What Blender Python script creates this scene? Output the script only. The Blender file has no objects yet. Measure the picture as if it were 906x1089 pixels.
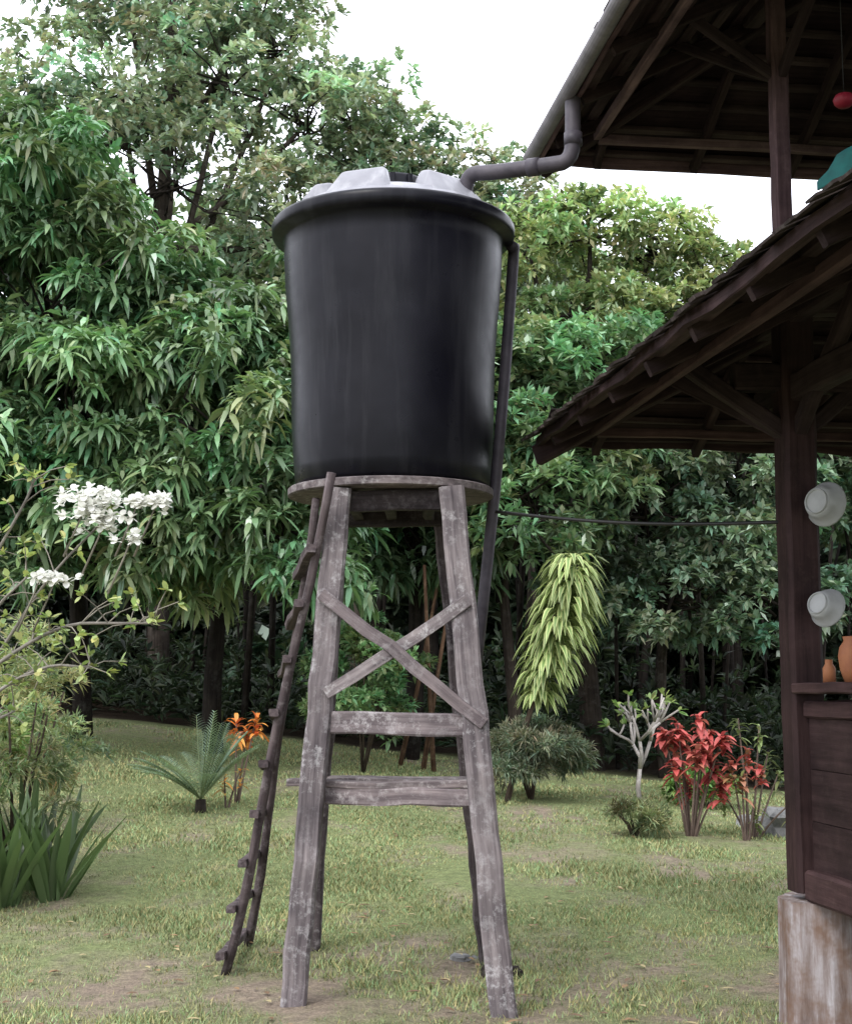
import bpy, math, random
import numpy as np
from mathutils import Vector, noise
random.seed(7); rng=np.random.default_rng(7)
scene=bpy.context.scene
try:
    scene.view_settings.view_transform='Standard'; scene.view_settings.look='None'; scene.view_settings.exposure=0
except Exception as e: print(e)

# ------------------------------------------------------------------ mesh builder
class MB:
    def __init__(s): s.V=[];s.C=[];s.G=[];s.L=[];s.T=[];s.M=[];s.S=[];s.n=0
    def add(s,v,faces,mat=0,col=(1,1,1),guv=None,smooth=False):
        v=np.asarray(v,dtype=np.float32).reshape(-1,3); m=len(v)
        c=np.asarray(col,dtype=np.float32)
        if c.ndim==1: c=np.tile(c,(m,1))
        g=v if guv is None else np.asarray(guv,dtype=np.float32).reshape(-1,3)
        s.V.append(v);s.C.append(c);s.G.append(g)
        for f in faces:
            f=np.asarray(f,dtype=np.int32)
            if f.ndim==1: f=f.reshape(1,-1)
            s.L.append((f+s.n).ravel()); s.T.append(np.full(len(f),f.shape[1],dtype=np.int32))
            s.M.append(np.full(len(f),mat,dtype=np.int32)); s.S.append(np.full(len(f),smooth,dtype=bool))
        s.n+=m
    def obj(s,name,mats,parent=None):
        me=bpy.data.meshes.new(name)
        V=np.concatenate(s.V);C=np.concatenate(s.C);G=np.concatenate(s.G);L=np.concatenate(s.L);T=np.concatenate(s.T)
        me.vertices.add(len(V)); me.vertices.foreach_set('co',V.ravel())
        me.loops.add(len(L)); me.loops.foreach_set('vertex_index',L)
        me.polygons.add(len(T)); st=np.concatenate([[0],np.cumsum(T)[:-1]]).astype(np.int32)
        me.polygons.foreach_set('loop_start',st)
        try: me.polygons.foreach_set('loop_total',T)
        except Exception: pass
        for m in mats: me.materials.append(m)
        me.polygons.foreach_set('material_index',np.concatenate(s.M))
        me.polygons.foreach_set('use_smooth',np.concatenate(s.S))
        a=me.attributes.new('Col','FLOAT_COLOR','POINT'); a.data.foreach_set('color',np.hstack([C,np.ones((len(C),1),np.float32)]).astype(np.float32).ravel())
        b=me.attributes.new('guv','FLOAT_VECTOR','POINT'); b.data.foreach_set('vector',G.ravel())
        me.update(calc_edges=True); me.validate()
        o=bpy.data.objects.new(name,me); scene.collection.objects.link(o)
        if parent: o.parent=parent
        return o
def empty(name,loc=(0,0,0)):
    o=bpy.data.objects.new(name,None); scene.collection.objects.link(o); o.empty_display_size=.2; return o

def nrm(v): v=np.asarray(v,float); return v/(np.linalg.norm(v)+1e-9)
def beam(mb,p0,p1,w,h,up=(0,0,1),mat=0,col=(1,1,1),seg=None,jit=.004,ch=.12,taper=1.0):
    p0=np.array(p0,float);p1=np.array(p1,float);d=p1-p0;L=np.linalg.norm(d);d/=L
    s=np.cross(d,up); 
    if np.linalg.norm(s)<1e-3: s=np.cross(d,(0,1,0))
    s=nrm(s);t=np.cross(s,d)
    if seg is None: seg=max(1,int(L/.15))
    c=min(w,h)*ch
    a,b=w/2,h/2
    sec=[(-a+c,-b),(a-c,-b),(a,-b+c),(a,b-c),(a-c,b),(-a+c,b),(-a,b-c),(-a,-b+c)]
    off=rng.uniform(0,50,3)
    V=[];G=[]
    for i in range(seg+1):
        f=i/seg; k=1+(taper-1)*f; j0=rng.normal(0,jit,2)
        for (x,y) in sec:
            jj=rng.normal(0,jit*.4,2)
            V.append(p0+d*L*f+s*(x*k+j0[0]+jj[0])+t*(y*k+j0[1]+jj[1])); G.append((off[0]+L*f,off[1]+x,off[2]+y))
    F=[]
    for i in range(seg):
        for k in range(8):
            F.append((i*8+k,i*8+(k+1)%8,(i+1)*8+(k+1)%8,(i+1)*8+k))
    mb.add(V,[np.array(F),np.array([7,6,5,4,3,2,1,0]),np.array([seg*8+k for k in range(8)])],mat,col,G)
def chaikin(pts,n=2):
    pts=[np.array(p,float) for p in pts]
    for _ in range(n):
        q=[pts[0]]
        for i in range(len(pts)-1):
            q.append(pts[i]*.75+pts[i+1]*.25); q.append(pts[i]*.25+pts[i+1]*.75)
        q.append(pts[-1]); pts=q
    return pts
def tube(mb,pts,rad,n=8,mat=0,col=(1,1,1),rough=0,cap=True):
    pts=[np.array(p,float) for p in pts]; m=len(pts)
    if np.isscalar(rad): rad=[rad]*m
    elif len(rad)==2 and m!=2: rad=[rad[0]+(rad[1]-rad[0])*i/(m-1) for i in range(m)]
    d=nrm(pts[1]-pts[0]); s=np.cross(d,(0.1,.9,.3)); s=nrm(s)
    V=[];G=[];l=0; off=rng.uniform(0,30)
    for i in range(m):
        if i==0:d=pts[1]-pts[0]
        elif i==m-1:d=pts[-1]-pts[-2]
        else:d=pts[i+1]-pts[i-1]
        d=nrm(d); s=nrm(s-d*np.dot(s,d)); t=np.cross(d,s)
        if i: l+=np.linalg.norm(pts[i]-pts[i-1])
        for k in range(n):
            a=2*math.pi*k/n; r=rad[i]*(1+(rng.normal(0,rough) if rough else 0))
            V.append(pts[i]+(s*math.cos(a)+t*math.sin(a))*r); G.append((off+l,math.cos(a)*rad[i],math.sin(a)*rad[i]))
    F=[(i*n+k,i*n+(k+1)%n,(i+1)*n+(k+1)%n,(i+1)*n+k) for i in range(m-1) for k in range(n)]
    fs=[np.array(F)]
    if cap: fs+= [np.arange(n)[::-1],np.arange(n)+(m-1)*n]
    mb.add(V,fs,mat,col,G,smooth=True)
def lathe(mb,prof,cen,n=48,mat=0,col=(1,1,1),smooth=True,axis=None):
    V=[];cen=np.array(cen,float)
    if axis is None: X,Y,Z=np.eye(3)
    else:
        Z=nrm(axis);X=nrm(np.cross(Z,(0.01,.02,1)));Y=np.cross(Z,X)
    for r,z in prof:
        for k in range(n):
            a=2*math.pi*k/n; V.append(cen+X*r*math.cos(a)+Y*r*math.sin(a)+Z*z)
    m=len(prof)
    F=[(i*n+k,i*n+(k+1)%n,(i+1)*n+(k+1)%n,(i+1)*n+k) for i in range(m-1) for k in range(n)]
    mb.add(V,[np.array(F)],mat,col,None,smooth)
def ribbon(mb,base,d,L,w,droop,col,mat=0,prof=(.5,.95,1,.75,.04),fold=.25,roll=0,edge=None):
    base=np.array(base,float);d=nrm(d)
    s=np.cross(d,(0,0,1)); s=nrm(s) if np.linalg.norm(s)>1e-3 else np.array((1,0,0.))
    up=np.cross(s,d); s=s*math.cos(roll)+up*math.sin(roll); up=np.cross(s,d)
    m=len(prof);V=[];C=[]
    e=np.array(edge if edge is not None else col)
    for i,p in enumerate(prof):
        t=i/(m-1); c=base+d*L*t+np.array((0,0,-1))*droop*L*t*t
        V+= [c-s*w/2*p+up*w*fold*p, c, c+s*w/2*p+up*w*fold*p]; C+=[e,col,e]
    F=[]
    for i in range(m-1):
        F+=[(i*3,i*3+1,i*3+4,i*3+3),(i*3+1,i*3+2,i*3+5,i*3+4)]
    mb.add(V,[np.array(F)],mat,np.array(C),None,True)
def unit(N):
    v=rng.normal(size=(N,3)); return v/np.linalg.norm(v,axis=1,keepdims=True)
GLINT=.0
def leaves(mb,P,A,n,L,W,droop,col,mat=0,spread=(.6,1.7),var=.25,simple=False):
    N=len(P); 
    if N==0: return
    P=np.repeat(P,n,0);A=np.repeat(A,n,0);C=np.repeat(col,n,0);M=len(P)
    q=unit(M); q-=A*np.sum(q*A,1,keepdims=True); q/=np.linalg.norm(q,axis=1,keepdims=True)+1e-6
    th=rng.uniform(spread[0],spread[1],(M,1)); d=A*np.cos(th)+q*np.sin(th)
    l=L*rng.uniform(.65,1.2,(M,1)); w=W*rng.uniform(.75,1.2,(M,1))
    s=np.cross(d,unit(M)*.5+np.array((0,0,1))); s/=np.linalg.norm(s,axis=1,keepdims=True)+1e-6
    dn=np.array((0,0,-1.)); b=P+d*l*.05+unit(M)*L*.15
    k=1+rng.normal(0,var,(M,1)); C=np.clip(C*k,.004,1); C[:,0:1]*=1+rng.normal(0,.12,(M,1))
    if GLINT>0:
        pm=rng.random(M)<GLINT; C[pm]=C[pm]*.6+np.array((.36,.42,.36))  # random share of leaves coloured pale to paint in sky glints
    if simple:
        V=np.stack([b,b+d*l*.45+s*w*.5,b+d*l+dn*l*droop*.35,b+d*l*.45-s*w*.5],1).reshape(-1,3)
        F=np.arange(M*4).reshape(-1,4); mb.add(V,[F],mat,np.repeat(C,4,0))
    else:
        m1=b+d*l*.33+dn*l*droop*.02; m2=b+d*l*.7+dn*l*droop*.16
        V=np.stack([b,m1-s*w*.5,m1+s*w*.5,m2-s*w*.42,m2+s*w*.42,b+d*l+dn*l*droop*.42],1).reshape(-1,3)
        i=np.arange(M)[:,None]*6
        mb.add(V,[i+np.array([[0,2,1]]),i+np.array([[1,2,4,3]]),i+np.array([[3,4,5]])],mat,np.repeat(C,6,0))
def crown(mb,lobes,cr,cl_per,n,L,W,droop,col,mat=1,simple=False,dens=1.0,cvar=.3,twig=None,spread=(.6,1.7),yel=.12):
    col=np.array(col)
    for (c,r) in lobes:
        c=np.array(c,float); r=np.array(r if hasattr(r,'__len__') else (r,r,r*.85),float)
        K=int(dens*1.5*(r[0]*r[1]*r[2])**(2/3)*4*math.pi/(math.pi*cr*cr*1.6))+3
        u=unit(K); u[:,2]=np.where(u[:,2]<-.75,-u[:,2],u[:,2])
        rr=rng.uniform(.55,1.08,(K,1))
        cc=c+u*r*rr
        for k in range(K):
            R=cr*rng.uniform(.6,1.35); m=int(cl_per*(R/cr)**2)+2
            p=unit(m); p[:,2]=np.abs(p[:,2])*rng.choice([1,1,1,-.5],m); p=p/np.linalg.norm(p,axis=1,keepdims=True)
            q=cc[k]+p*np.array((R,R,R*.7))*rng.uniform(.45,1.05,(m,1))
            ax=p*.7+u[k]*.5+np.array((0,0,.45))+rng.normal(0,.25,(m,3)); ax/=np.linalg.norm(ax,axis=1,keepdims=True)
            f=(1+rng.normal(0,cvar))*(.72+.28*rr[k,0]); f=max(f,.35)
            cl=np.tile(col*f,(m,1)); cl[:,0]*=1+rng.normal(0,yel); 
            leaves(mb,q,ax,n,L,W,droop,cl,mat,spread,.2,simple)
            if twig and rng.random()<twig[0]:
                mid=(c+cc[k])/2+rng.normal(0,.12,3)
                tube(mb,[c+rng.normal(0,.1,3),mid,cc[k]],(twig[1],twig[1]*.3),5,0,(.7,.7,.7),cap=False)
def gh(x,y):
    t=np.clip((y-8.0)/12,0,1.0); t=t*t*(3-2*t)*.35+t*.65
    h=t*np.clip(.66-.094*x,.2,1.3)
    return h+np.clip((y-20)/30,0,1)*.6
G=lambda x,y: float(gh(x,y))
def dirt(x,y):
    n=noise.fractal((x*.55,y*.55,3.1),1,2,4)*.5+.5*noise.noise((x*2.2,y*1.6,9.))+.45*noise.noise((x*7,y*6,2.))
    b=.32-.16*(y-7)/1.2 if y<9.5 else -.02
    b=max(b,-.03)
    d=math.hypot(x+.3,y-7.9); b+=.25*math.exp(-(d/1.2)**2)
    return min(1,max(0,(n*.9+b)*1.7))
def ledge(x): return 19.3-.22*max(x,-3)

# ------------------------------------------------------------------ materials
def mat(name,rough=.6,spec=.3):
    m=bpy.data.materials.new(name); m.use_nodes=True; nt=m.node_tree; b=nt.nodes['Principled BSDF']
    b.inputs['Roughness'].default_value=rough
    b.inputs['Specular IOR Level'].default_value=spec
    return m,nt,b
def N(nt,t,**k):
    n=nt.nodes.new(t)
    for a,v in k.items(): setattr(n,a,v)
    return n
def ramp(nt,src,stops):
    r=N(nt,'ShaderNodeValToRGB'); e=r.color_ramp.elements
    while len(e)<len(stops): e.new(.5)
    for i,(p,c) in enumerate(stops):
        e[i].position=p; e[i].color=(*c,1) if len(c)==3 else c
    nt.links.new(src,r.inputs[0]); return r
def mix(nt,f,a,b,mode='MIX'):
    m=N(nt,'ShaderNodeMixRGB',blend_type=mode)
    for i,x in enumerate((f,a,b)):
        if hasattr(x,'is_linked') or hasattr(x,'links'): nt.links.new(x,m.inputs[i])
        elif isinstance(x,(int,float)): m.inputs[i].default_value=x
        else: m.inputs[i].default_value=(*x,1)
    return m.outputs[0]
def noi(nt,vec,sc,det=4,ro=.6):
    n=N(nt,'ShaderNodeTexNoise'); n.inputs['Scale'].default_value=sc; n.inputs['Detail'].default_value=det; n.inputs['Roughness'].default_value=ro
    nt.links.new(vec,n.inputs['Vector']); return n.outputs['Fac']
def bump(nt,h,b,st=.4,dist=.01):
    u=N(nt,'ShaderNodeBump'); u.inputs['Strength'].default_value=st;u.inputs['Distance'].default_value=dist
    nt.links.new(h,u.inputs['Height']); nt.links.new(u.outputs[0],b.inputs['Normal'])
def leafmat(name,trans=.3,rough=.42,spec=.5,tint=(1.1,1.25,.7)):
    m,nt,b=mat(name,rough,spec); a=N(nt,'ShaderNodeAttribute',attribute_name='Col')
    nt.links.new(a.outputs['Color'],b.inputs['Base Color'])
    if trans>0:
        t=N(nt,'ShaderNodeBsdfTranslucent'); c=mix(nt,1.0,a.outputs['Color'],tint,'MULTIPLY'); nt.links.new(c,t.inputs[0])
        x=N(nt,'ShaderNodeMixShader'); x.inputs[0].default_value=trans
        nt.links.new(b.outputs[0],x.inputs[1]);nt.links.new(t.outputs[0],x.inputs[2])
        nt.links.new(x.outputs[0],nt.nodes['Material Output'].inputs[0])
    return m
def woodmat(name,dark,light,lichen=(.45,.45,.42),lamt=.5,rough=.8,lsc=9,bst=.5,spec=.2):
    m,nt,b=mat(name,rough,spec); g=N(nt,'ShaderNodeAttribute',attribute_name='guv')
    mp=N(nt,'ShaderNodeMapping'); mp.inputs['Scale'].default_value=(1.2,22,22); nt.links.new(g.outputs['Vector'],mp.inputs[0])
    gr=noi(nt,mp.outputs[0],1.6,6,.7); 
    c=ramp(nt,gr,[(.3,dark),(.7,light)]).outputs[0]
    big=noi(nt,g.outputs['Vector'],3,3,.6); c=mix(nt,1.0,c,ramp(nt,big,[(.3,(.55,.53,.55)),(.7,(1.25,1.22,1.2))]).outputs[0],'MULTIPLY')
    ln=noi(nt,g.outputs['Vector'],lsc*2.2,6,.75); lf=ramp(nt,ln,[(.50,(0,0,0)),(.64,(lamt,)*3)]).outputs[0]
    ln2=noi(nt,g.outputs['Vector'],lsc*.3,3,.6); lf=mix(nt,1.0,lf,ramp(nt,ln2,[(.4,(.15,.15,.15)),(.65,(1,1,1))]).outputs[0],'MULTIPLY')
    c=mix(nt,lf,c,lichen)
    a=N(nt,'ShaderNodeAttribute',attribute_name='Col'); c=mix(nt,1.0,c,a.outputs['Color'],'MULTIPLY')
    nt.links.new(c,b.inputs['Base Color']); bump(nt,gr,b,bst,.006); return m
M_stand=woodmat('weathered_wood',(.062,.052,.057),(.235,.21,.212),(.46,.45,.45),.75)
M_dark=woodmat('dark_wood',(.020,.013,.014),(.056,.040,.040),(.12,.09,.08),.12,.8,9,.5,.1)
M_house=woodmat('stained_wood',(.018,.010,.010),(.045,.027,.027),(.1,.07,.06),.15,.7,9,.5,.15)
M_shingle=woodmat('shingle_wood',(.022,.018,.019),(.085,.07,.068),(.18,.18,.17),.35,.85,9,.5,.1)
M_bark=woodmat('bark',(.015,.012,.010),(.06,.05,.042),(.2,.2,.18),.3,.9,4,.5,.1)
M_paleb=woodmat('pale_bark',(.17,.155,.14),(.34,.32,.30),(.45,.45,.42),.5,.8,12,.2)
M_leaf=leafmat('leaf',.28,.5,.35); M_grass=leafmat('grass_blade',0,.6,.2); M_leafg=leafmat('glossy_leaf',.25,.34,.6); M_petal=leafmat('petal',.3,.6,.2,(1,1,1))
M_col=leafmat('variegated_leaf',.3,.45,.4,(1,1,1))
def tankmat(name,c1,c2,spec,r0,r1,dust):
    m,nt,b=mat(name,.36,spec); tc=N(nt,'ShaderNodeTexCoord')
    n=noi(nt,tc.outputs['Object'],2.2,5,.6); c=ramp(nt,n,[(.35,c1),(.7,c2)]).outputs[0]
    mp=N(nt,'ShaderNodeMapping'); mp.inputs['Scale'].default_value=(7,7,.5); nt.links.new(tc.outputs['Object'],mp.inputs[0])
    sn=noi(nt,mp.outputs[0],1.3,5,.65); sf=ramp(nt,sn,[(.50,(0,0,0)),(.75,(1,1,1))]).outputs[0]; c=mix(nt,sf,c,dust)
    nt.links.new(c,b.inputs['Base Color']); r=ramp(nt,noi(nt,tc.outputs['Object'],5,5,.7),[(.3,(r0,)*3),(.7,(r1,)*3)]).outputs[0]
    nt.links.new(r,b.inputs['Roughness']); bump(nt,noi(nt,tc.outputs['Object'],2.5,2,.5),b,.25,.03); return m
M_tank=tankmat('black_polyethylene',(.0035,.0035,.006),(.009,.009,.0135),.16,.25,.42,(.018,.018,.022))
M_lid=tankmat('sky_sheen_polyethylene',(.17,.17,.19),(.30,.30,.33),.4,.3,.5,(.35,.35,.37))  # light grey puts the lid's sky reflection into its base colour
def plain(name,col,col2=None,rough=.5,spec=.4,sc=8,b_=.2):
    m,nt,b=mat(name,rough,spec); tc=N(nt,'ShaderNodeTexCoord'); n=noi(nt,tc.outputs['Object'],sc,6,.65)
    c=ramp(nt,n,[(.35,col),(.65,col2 or tuple(x*.7 for x in col))]).outputs[0]; nt.links.new(c,b.inputs['Base Color']); bump(nt,n,b,b_,.01); return m
M_pipe=plain('grey_pipe',(.085,.075,.088),(.045,.04,.05),.5,.25)
M_gutter=plain('gutter',(.20,.185,.2),(.12,.11,.12),.5)
M_white=plain('white_enamel',(.40,.41,.41),(.31,.32,.32),.4,.4,6,.05)
M_cable=plain('black_rubber',(.02,.02,.02),None,.5)
M_clay=plain('terracotta',(.30,.12,.05),(.22,.08,.04),.7)
M_stone=plain('stone',(.26,.26,.25),(.12,.12,.12),.9,.2,7,.6)
M_red=plain('red_paper',(.30,.01,.03),(.18,.01,.02),.6)
M_teal=plain('teal_fabric',(.02,.17,.16),(.02,.11,.11),.8)
def pilemat():
    m,nt,b=mat('limewashed_log',.85,.2); g=N(nt,'ShaderNodeTexCoord')
    mp=N(nt,'ShaderNodeMapping'); mp.inputs['Scale'].default_value=(9,9,1.2); nt.links.new(g.outputs['Object'],mp.inputs[0])
    n=noi(nt,mp.outputs[0],1.5,6,.7); n2=noi(nt,g.outputs['Object'],4.5,4,.7)
    c=ramp(nt,n,[(.3,(.10,.065,.05)),(.5,(.24,.20,.19)),(.65,(.38,.36,.37))]).outputs[0]
    c=mix(nt,ramp(nt,n2,[(.45,(0,0,0)),(.62,(.8,.8,.8))]).outputs[0],c,(.15,.09,.06)); nt.links.new(c,b.inputs['Base Color']); bump(nt,n,b,.6,.01); return m
M_pile=pilemat()
def groundmat():
    m,nt,b=mat('lawn_soil',.95,.1); a=N(nt,'ShaderNodeAttribute',attribute_name='Col'); tc=N(nt,'ShaderNodeTexCoord')
    n=noi(nt,tc.outputs['Object'],14,8,.75); n2=noi(nt,tc.outputs['Object'],60,4,.7)
    c=mix(nt,1.0,a.outputs['Color'],ramp(nt,n,[(.3,(.6,.6,.6)),(.7,(1.35,1.3,1.2))]).outputs[0],'MULTIPLY')
    c=mix(nt,1.0,c,ramp(nt,n2,[(.3,(.6,.6,.6)),(.7,(1.35,1.35,1.3))]).outputs[0],'MULTIPLY')
    nt.links.new(c,b.inputs['Base Color']); bump(nt,n2,b,.9,.02); return m
M_ground=groundmat()

# ------------------------------------------------------------------ ground
xs=np.unique(np.concatenate([np.linspace(-250,-30,8),np.linspace(-30,-8,16),np.arange(-8,8,.1),np.linspace(8,30,16),np.linspace(30,250,8)]))
ys=np.unique(np.concatenate([np.linspace(-200,-10,6),np.linspace(-10,5,12),np.arange(5,22,.1),np.linspace(22,50,24),np.linspace(50,300,8)]))
X,Y=np.meshgrid(xs,ys); Z=gh(X,Y); C=np.zeros(X.shape+(3,))
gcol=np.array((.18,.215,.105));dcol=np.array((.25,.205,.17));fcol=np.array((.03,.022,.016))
for i in range(X.shape[0]):
    for j in range(X.shape[1]):
        x,y=X[i,j],Y[i,j]
        if abs(x)<9 and 4<y<23: 
            d=dirt(x,y); Z[i,j]+=.03*noise.noise((x*1.1,y*1.1,0))+.012*noise.noise((x*4,y*4,5))
        else: d=.3
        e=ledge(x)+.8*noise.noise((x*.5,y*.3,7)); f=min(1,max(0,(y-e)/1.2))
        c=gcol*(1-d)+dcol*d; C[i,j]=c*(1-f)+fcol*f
nx=len(xs);ny=len(ys)
idx=(np.arange(ny-1)[:,None]*nx+np.arange(nx-1)[None]).ravel()
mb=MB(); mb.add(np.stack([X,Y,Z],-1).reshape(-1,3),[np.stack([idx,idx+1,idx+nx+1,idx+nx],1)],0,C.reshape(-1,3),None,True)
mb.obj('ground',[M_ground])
mb=MB(); NB=270000
yy=6.3*(20.5/6.3)**rng.random(NB); xx=rng.uniform(-1,1,NB)*(.36*yy+.5)
keep=[]
for x,y,r in zip(xx,yy,rng.random(NB)):
    keep.append(r>dirt(x,y)*1.05-.02 and y<ledge(x)+.3)
keep=np.array(keep); xx=xx[keep];yy=yy[keep]; M=len(xx)
zz=gh(xx,yy)-.01
h=rng.uniform(.008,.034,M)*(1+.5*np.sin(xx*1.7+yy*2.1)*np.sin(yy*1.3)); w=.0033*(yy/7)**1.0*rng.uniform(.7,1.5,M)+.001
az=rng.uniform(0,2*math.pi,M); ln=rng.uniform(.3,1.5,M)*h; la=rng.uniform(0,2*math.pi,M)
b=np.stack([xx,yy,zz],1); s=np.stack([np.cos(az)*w,np.sin(az)*w,0*w],1)
tip=b+np.stack([np.cos(la)*ln,np.sin(la)*ln,h+.012],1)
V=np.stack([b-s,b+s,tip],1).reshape(-1,3)
base=np.array((.235,.295,.135)); v=rng.uniform(.65,1.35,(M,1)); cc=base*v; cc[:,0]*=rng.uniform(.8,1.45,M)
pt=(np.sin(xx*.9+1)*np.sin(yy*.8)+np.sin(xx*2.3+yy*1.7))*.12+1; cc*=pt[:,None]
mb.add(V,[np.arange(M*3).reshape(-1,3)],0,np.repeat(cc,3,0))
for i in range(260):
    y=6.6+rng.random()**1.5*10; x=rng.uniform(-1,1)*(.34*y); a=rng.uniform(0,6.28)
    ribbon(mb,(x,y,G(x,y)+.022),(math.cos(a),math.sin(a),.1),rng.uniform(.04,.09),.03,.1,np.array(((.26,.17,.09),(.36,.30,.16),(.16,.10,.06))[int(rng.integers(0,3))]),0,(.4,1,.9,.1),.15)
mb.obj('grass',[M_grass])

# ------------------------------------------------------------------ tank
tank=empty('water_tank'); TC=(-.19,7.95,0)
mb=MB(); prof=[(0,2.722),(.53,2.722),(.552,2.74)]
for i in range(1,16):
    t=i/16; z=2.74+(4.15-2.74)*t; prof.append((.552+.078*t+.006*math.sin(t*9),z))
prof+=[(.632,4.15),(.645,4.165),(.69,4.175),(.703,4.19),(.705,4.235),(.695,4.252),(.66,4.262)]
lathe(mb,prof,TC,96); mb.obj('body',[M_tank],tank)
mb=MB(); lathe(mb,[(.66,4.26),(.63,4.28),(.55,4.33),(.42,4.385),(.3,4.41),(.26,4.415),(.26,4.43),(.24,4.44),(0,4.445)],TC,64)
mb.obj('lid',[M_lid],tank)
mb=MB(); lathe(mb,[(.19,4.44),(.19,4.515),(.18,4.53),(.14,4.535),(.06,4.54),(.05,4.575),(0,4.58)],TC,40)
for k in range(12):
    a=k*math.pi/6; p=np.array(TC)+(math.cos(a)*.195,math.sin(a)*.195,4.485); beam(mb,p-(0,0,.035),p+(0,0,.035),.03,.03,(math.cos(a),math.sin(a),0),0,seg=1,jit=0)
mb.obj('hatch_cap',[M_tank],tank)
mb=MB()
for k in range(6):
    a=math.radians(10+60*k); e=np.array((math.cos(a),math.sin(a),0));f=np.array((-e[1],e[0],0)); c=np.array(TC,float)
    pr=[(.30,4.45,.08),(.38,4.475,.11),(.47,4.45,.13),(.60,4.27,.17)]
    V=[];
    for r,z,wd in pr: V+=[c+e*r-f*(wd+.06)+(0,0,4.25),c+e*r-f*wd+(0,0,z),c+e*r+f*wd+(0,0,z),c+e*r+f*(wd+.06)+(0,0,4.25)]
    F=[(i*4+j,i*4+j+1,i*4+j+5,i*4+j+4) for i in range(3) for j in range(3)]
    mb.add(V,[np.array(F),np.array([0,3,2,1]),np.array([12,13,14,15])],0)
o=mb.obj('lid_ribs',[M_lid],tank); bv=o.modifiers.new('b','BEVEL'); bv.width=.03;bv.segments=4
for p_ in o.data.polygons: p_.use_smooth=True

# ------------------------------------------------------------------ stand
st=empty('water_tank_stand')
FLb,FRb,RLb,RRb=(-.675,7.38,-.03),(.385,7.19,-.03),(-.70,8.75,-.03),(.37,8.45,-.03)
FLt,FRt,RLt,RRt=(-.465,7.50,2.66),(.135,7.47,2.66),(-.52,8.36,2.66),(.09,8.34,2.66)
for nm,a,b_,w in (('leg_front_left',FLb,FLt,.13),('leg_front_right',FRb,FRt,.135),('leg_rear_left',RLb,RLt,.11),('leg_rear_right',RRb,RRt,.11)):
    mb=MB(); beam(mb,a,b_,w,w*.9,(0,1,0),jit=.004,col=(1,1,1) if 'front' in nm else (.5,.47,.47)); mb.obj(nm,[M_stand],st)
def at(a,b,z): a=np.array(a);b=np.array(b); t=(z-a[2])/(b[2]-a[2]); return a+(b-a)*t
def mk(nm,a,b_,w,h,up=(0,0,1),m=M_stand,col=(1,1,1),par=st,**k):
    mb=MB(); beam(mb,a,b_,w,h,up,0,col,**k); return mb.obj(nm,[m],par)
y_=lambda p,dx=0,dy=0,dz=0: (p[0]+dx,p[1]+dy,p[2]+dz)
mk('brace_down',y_(at(FLb,FLt,2.09),-.04,-.075),y_(at(FRb,FRt,1.42),.05,-.075),.025,.065,(0,0,1),col=(.9,.86,.86))
mk('brace_up',y_(at(FLb,FLt,1.57),.03,-.072+.0),y_(at(FRb,FRt,2.05),.03,-.072),.02,.065,(0,0,1),col=(1.3,1.3,1.28))
mk('front_beam',y_(at(FLb,FLt,1.42),.04),y_(at(FRb,FRt,1.41),-.04),.07,.115,col=(1.05,1.02,1.02))
mk('left_beam',y_(at(FLb,FLt,1.36),0,.04),y_(at(RLb,RLt,1.36),0,-.03),.06,.1,col=(.6,.58,.58))
mk('right_beam',y_(at(FRb,FRt,1.36),0,.04),y_(at(RRb,RRt,1.36),0,-.03),.06,.1,col=(.6,.58,.58))
for i in range(3):
    a=at(FLb,FLt,1.07);b_=at(FRb,FRt,1.07)
    mk('shelf_plank_%d'%i,(a[0]-.13 if i==0 else a[0]+.06,a[1]+.13+i*.155,1.101),(b_[0]-.02-.01*i,b_[1]+.15+i*.155,1.097),.145,.035,col=(1.4,1.36,1.3))
mk('shelf_bearer',y_(at(FLb,FLt,1.04),.05,.085),y_(at(FRb,FRt,1.035),-.05,.10),.06,.09,col=(1.35,1.3,1.28))
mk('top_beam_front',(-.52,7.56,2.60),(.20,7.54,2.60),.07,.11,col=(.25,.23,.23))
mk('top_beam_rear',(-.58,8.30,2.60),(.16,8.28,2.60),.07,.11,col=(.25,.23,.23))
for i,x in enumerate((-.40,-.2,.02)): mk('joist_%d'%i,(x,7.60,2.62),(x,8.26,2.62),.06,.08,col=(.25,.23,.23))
mb=MB(); 
lathe(mb,[(0,2.668),(.57,2.668),(.583,2.674),(.583,2.710),(.575,2.716),(0,2.716)],(-.2,7.95,0),60,col=(.9,.87,.85),smooth=False); mb.obj('platform',[M_stand],st)

# ladder
ld=empty('wooden_ladder')
A0,A1=np.array((-1.13,8.16,-.02)),np.array((-.50,7.31,2.72)); B0,B1=np.array((-1.10,8.90,-.02)),np.array((-.60,7.60,2.62))
def bowed(mb,a,b,r):
    pts=[a+(b-a)*t+np.array((.012*math.sin(t*9),0,0))-np.array((.0,0,.05))*math.sin(t*math.pi) for t in np.linspace(0,1,16)]
    tube(mb,pts,(r,r*.8),7,0,(.55,.5,.5),.08)
for nm,a,b_ in (('rail_near',A0,A1),('rail_far',B0,B1)):
    mb=MB(); bowed(mb,a,b_,.029); mb.obj(nm,[M_stand],ld)
for i,t in enumerate(np.linspace(.055,.86,9)):
    off=np.array((-.02,0,-.05*math.sin(t*math.pi)+.0)); p=A0+(A1-A0)*t+off;q=B0+(B1-B0)*t+off; d=nrm(q-p)
    mk('rung_%d'%i,p-d*.08+np.array((-.016,0,0)),q+d*.05+np.array((-.016,0,0)),.05,.042,col=(.5,.45,.45),par=ld)

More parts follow.
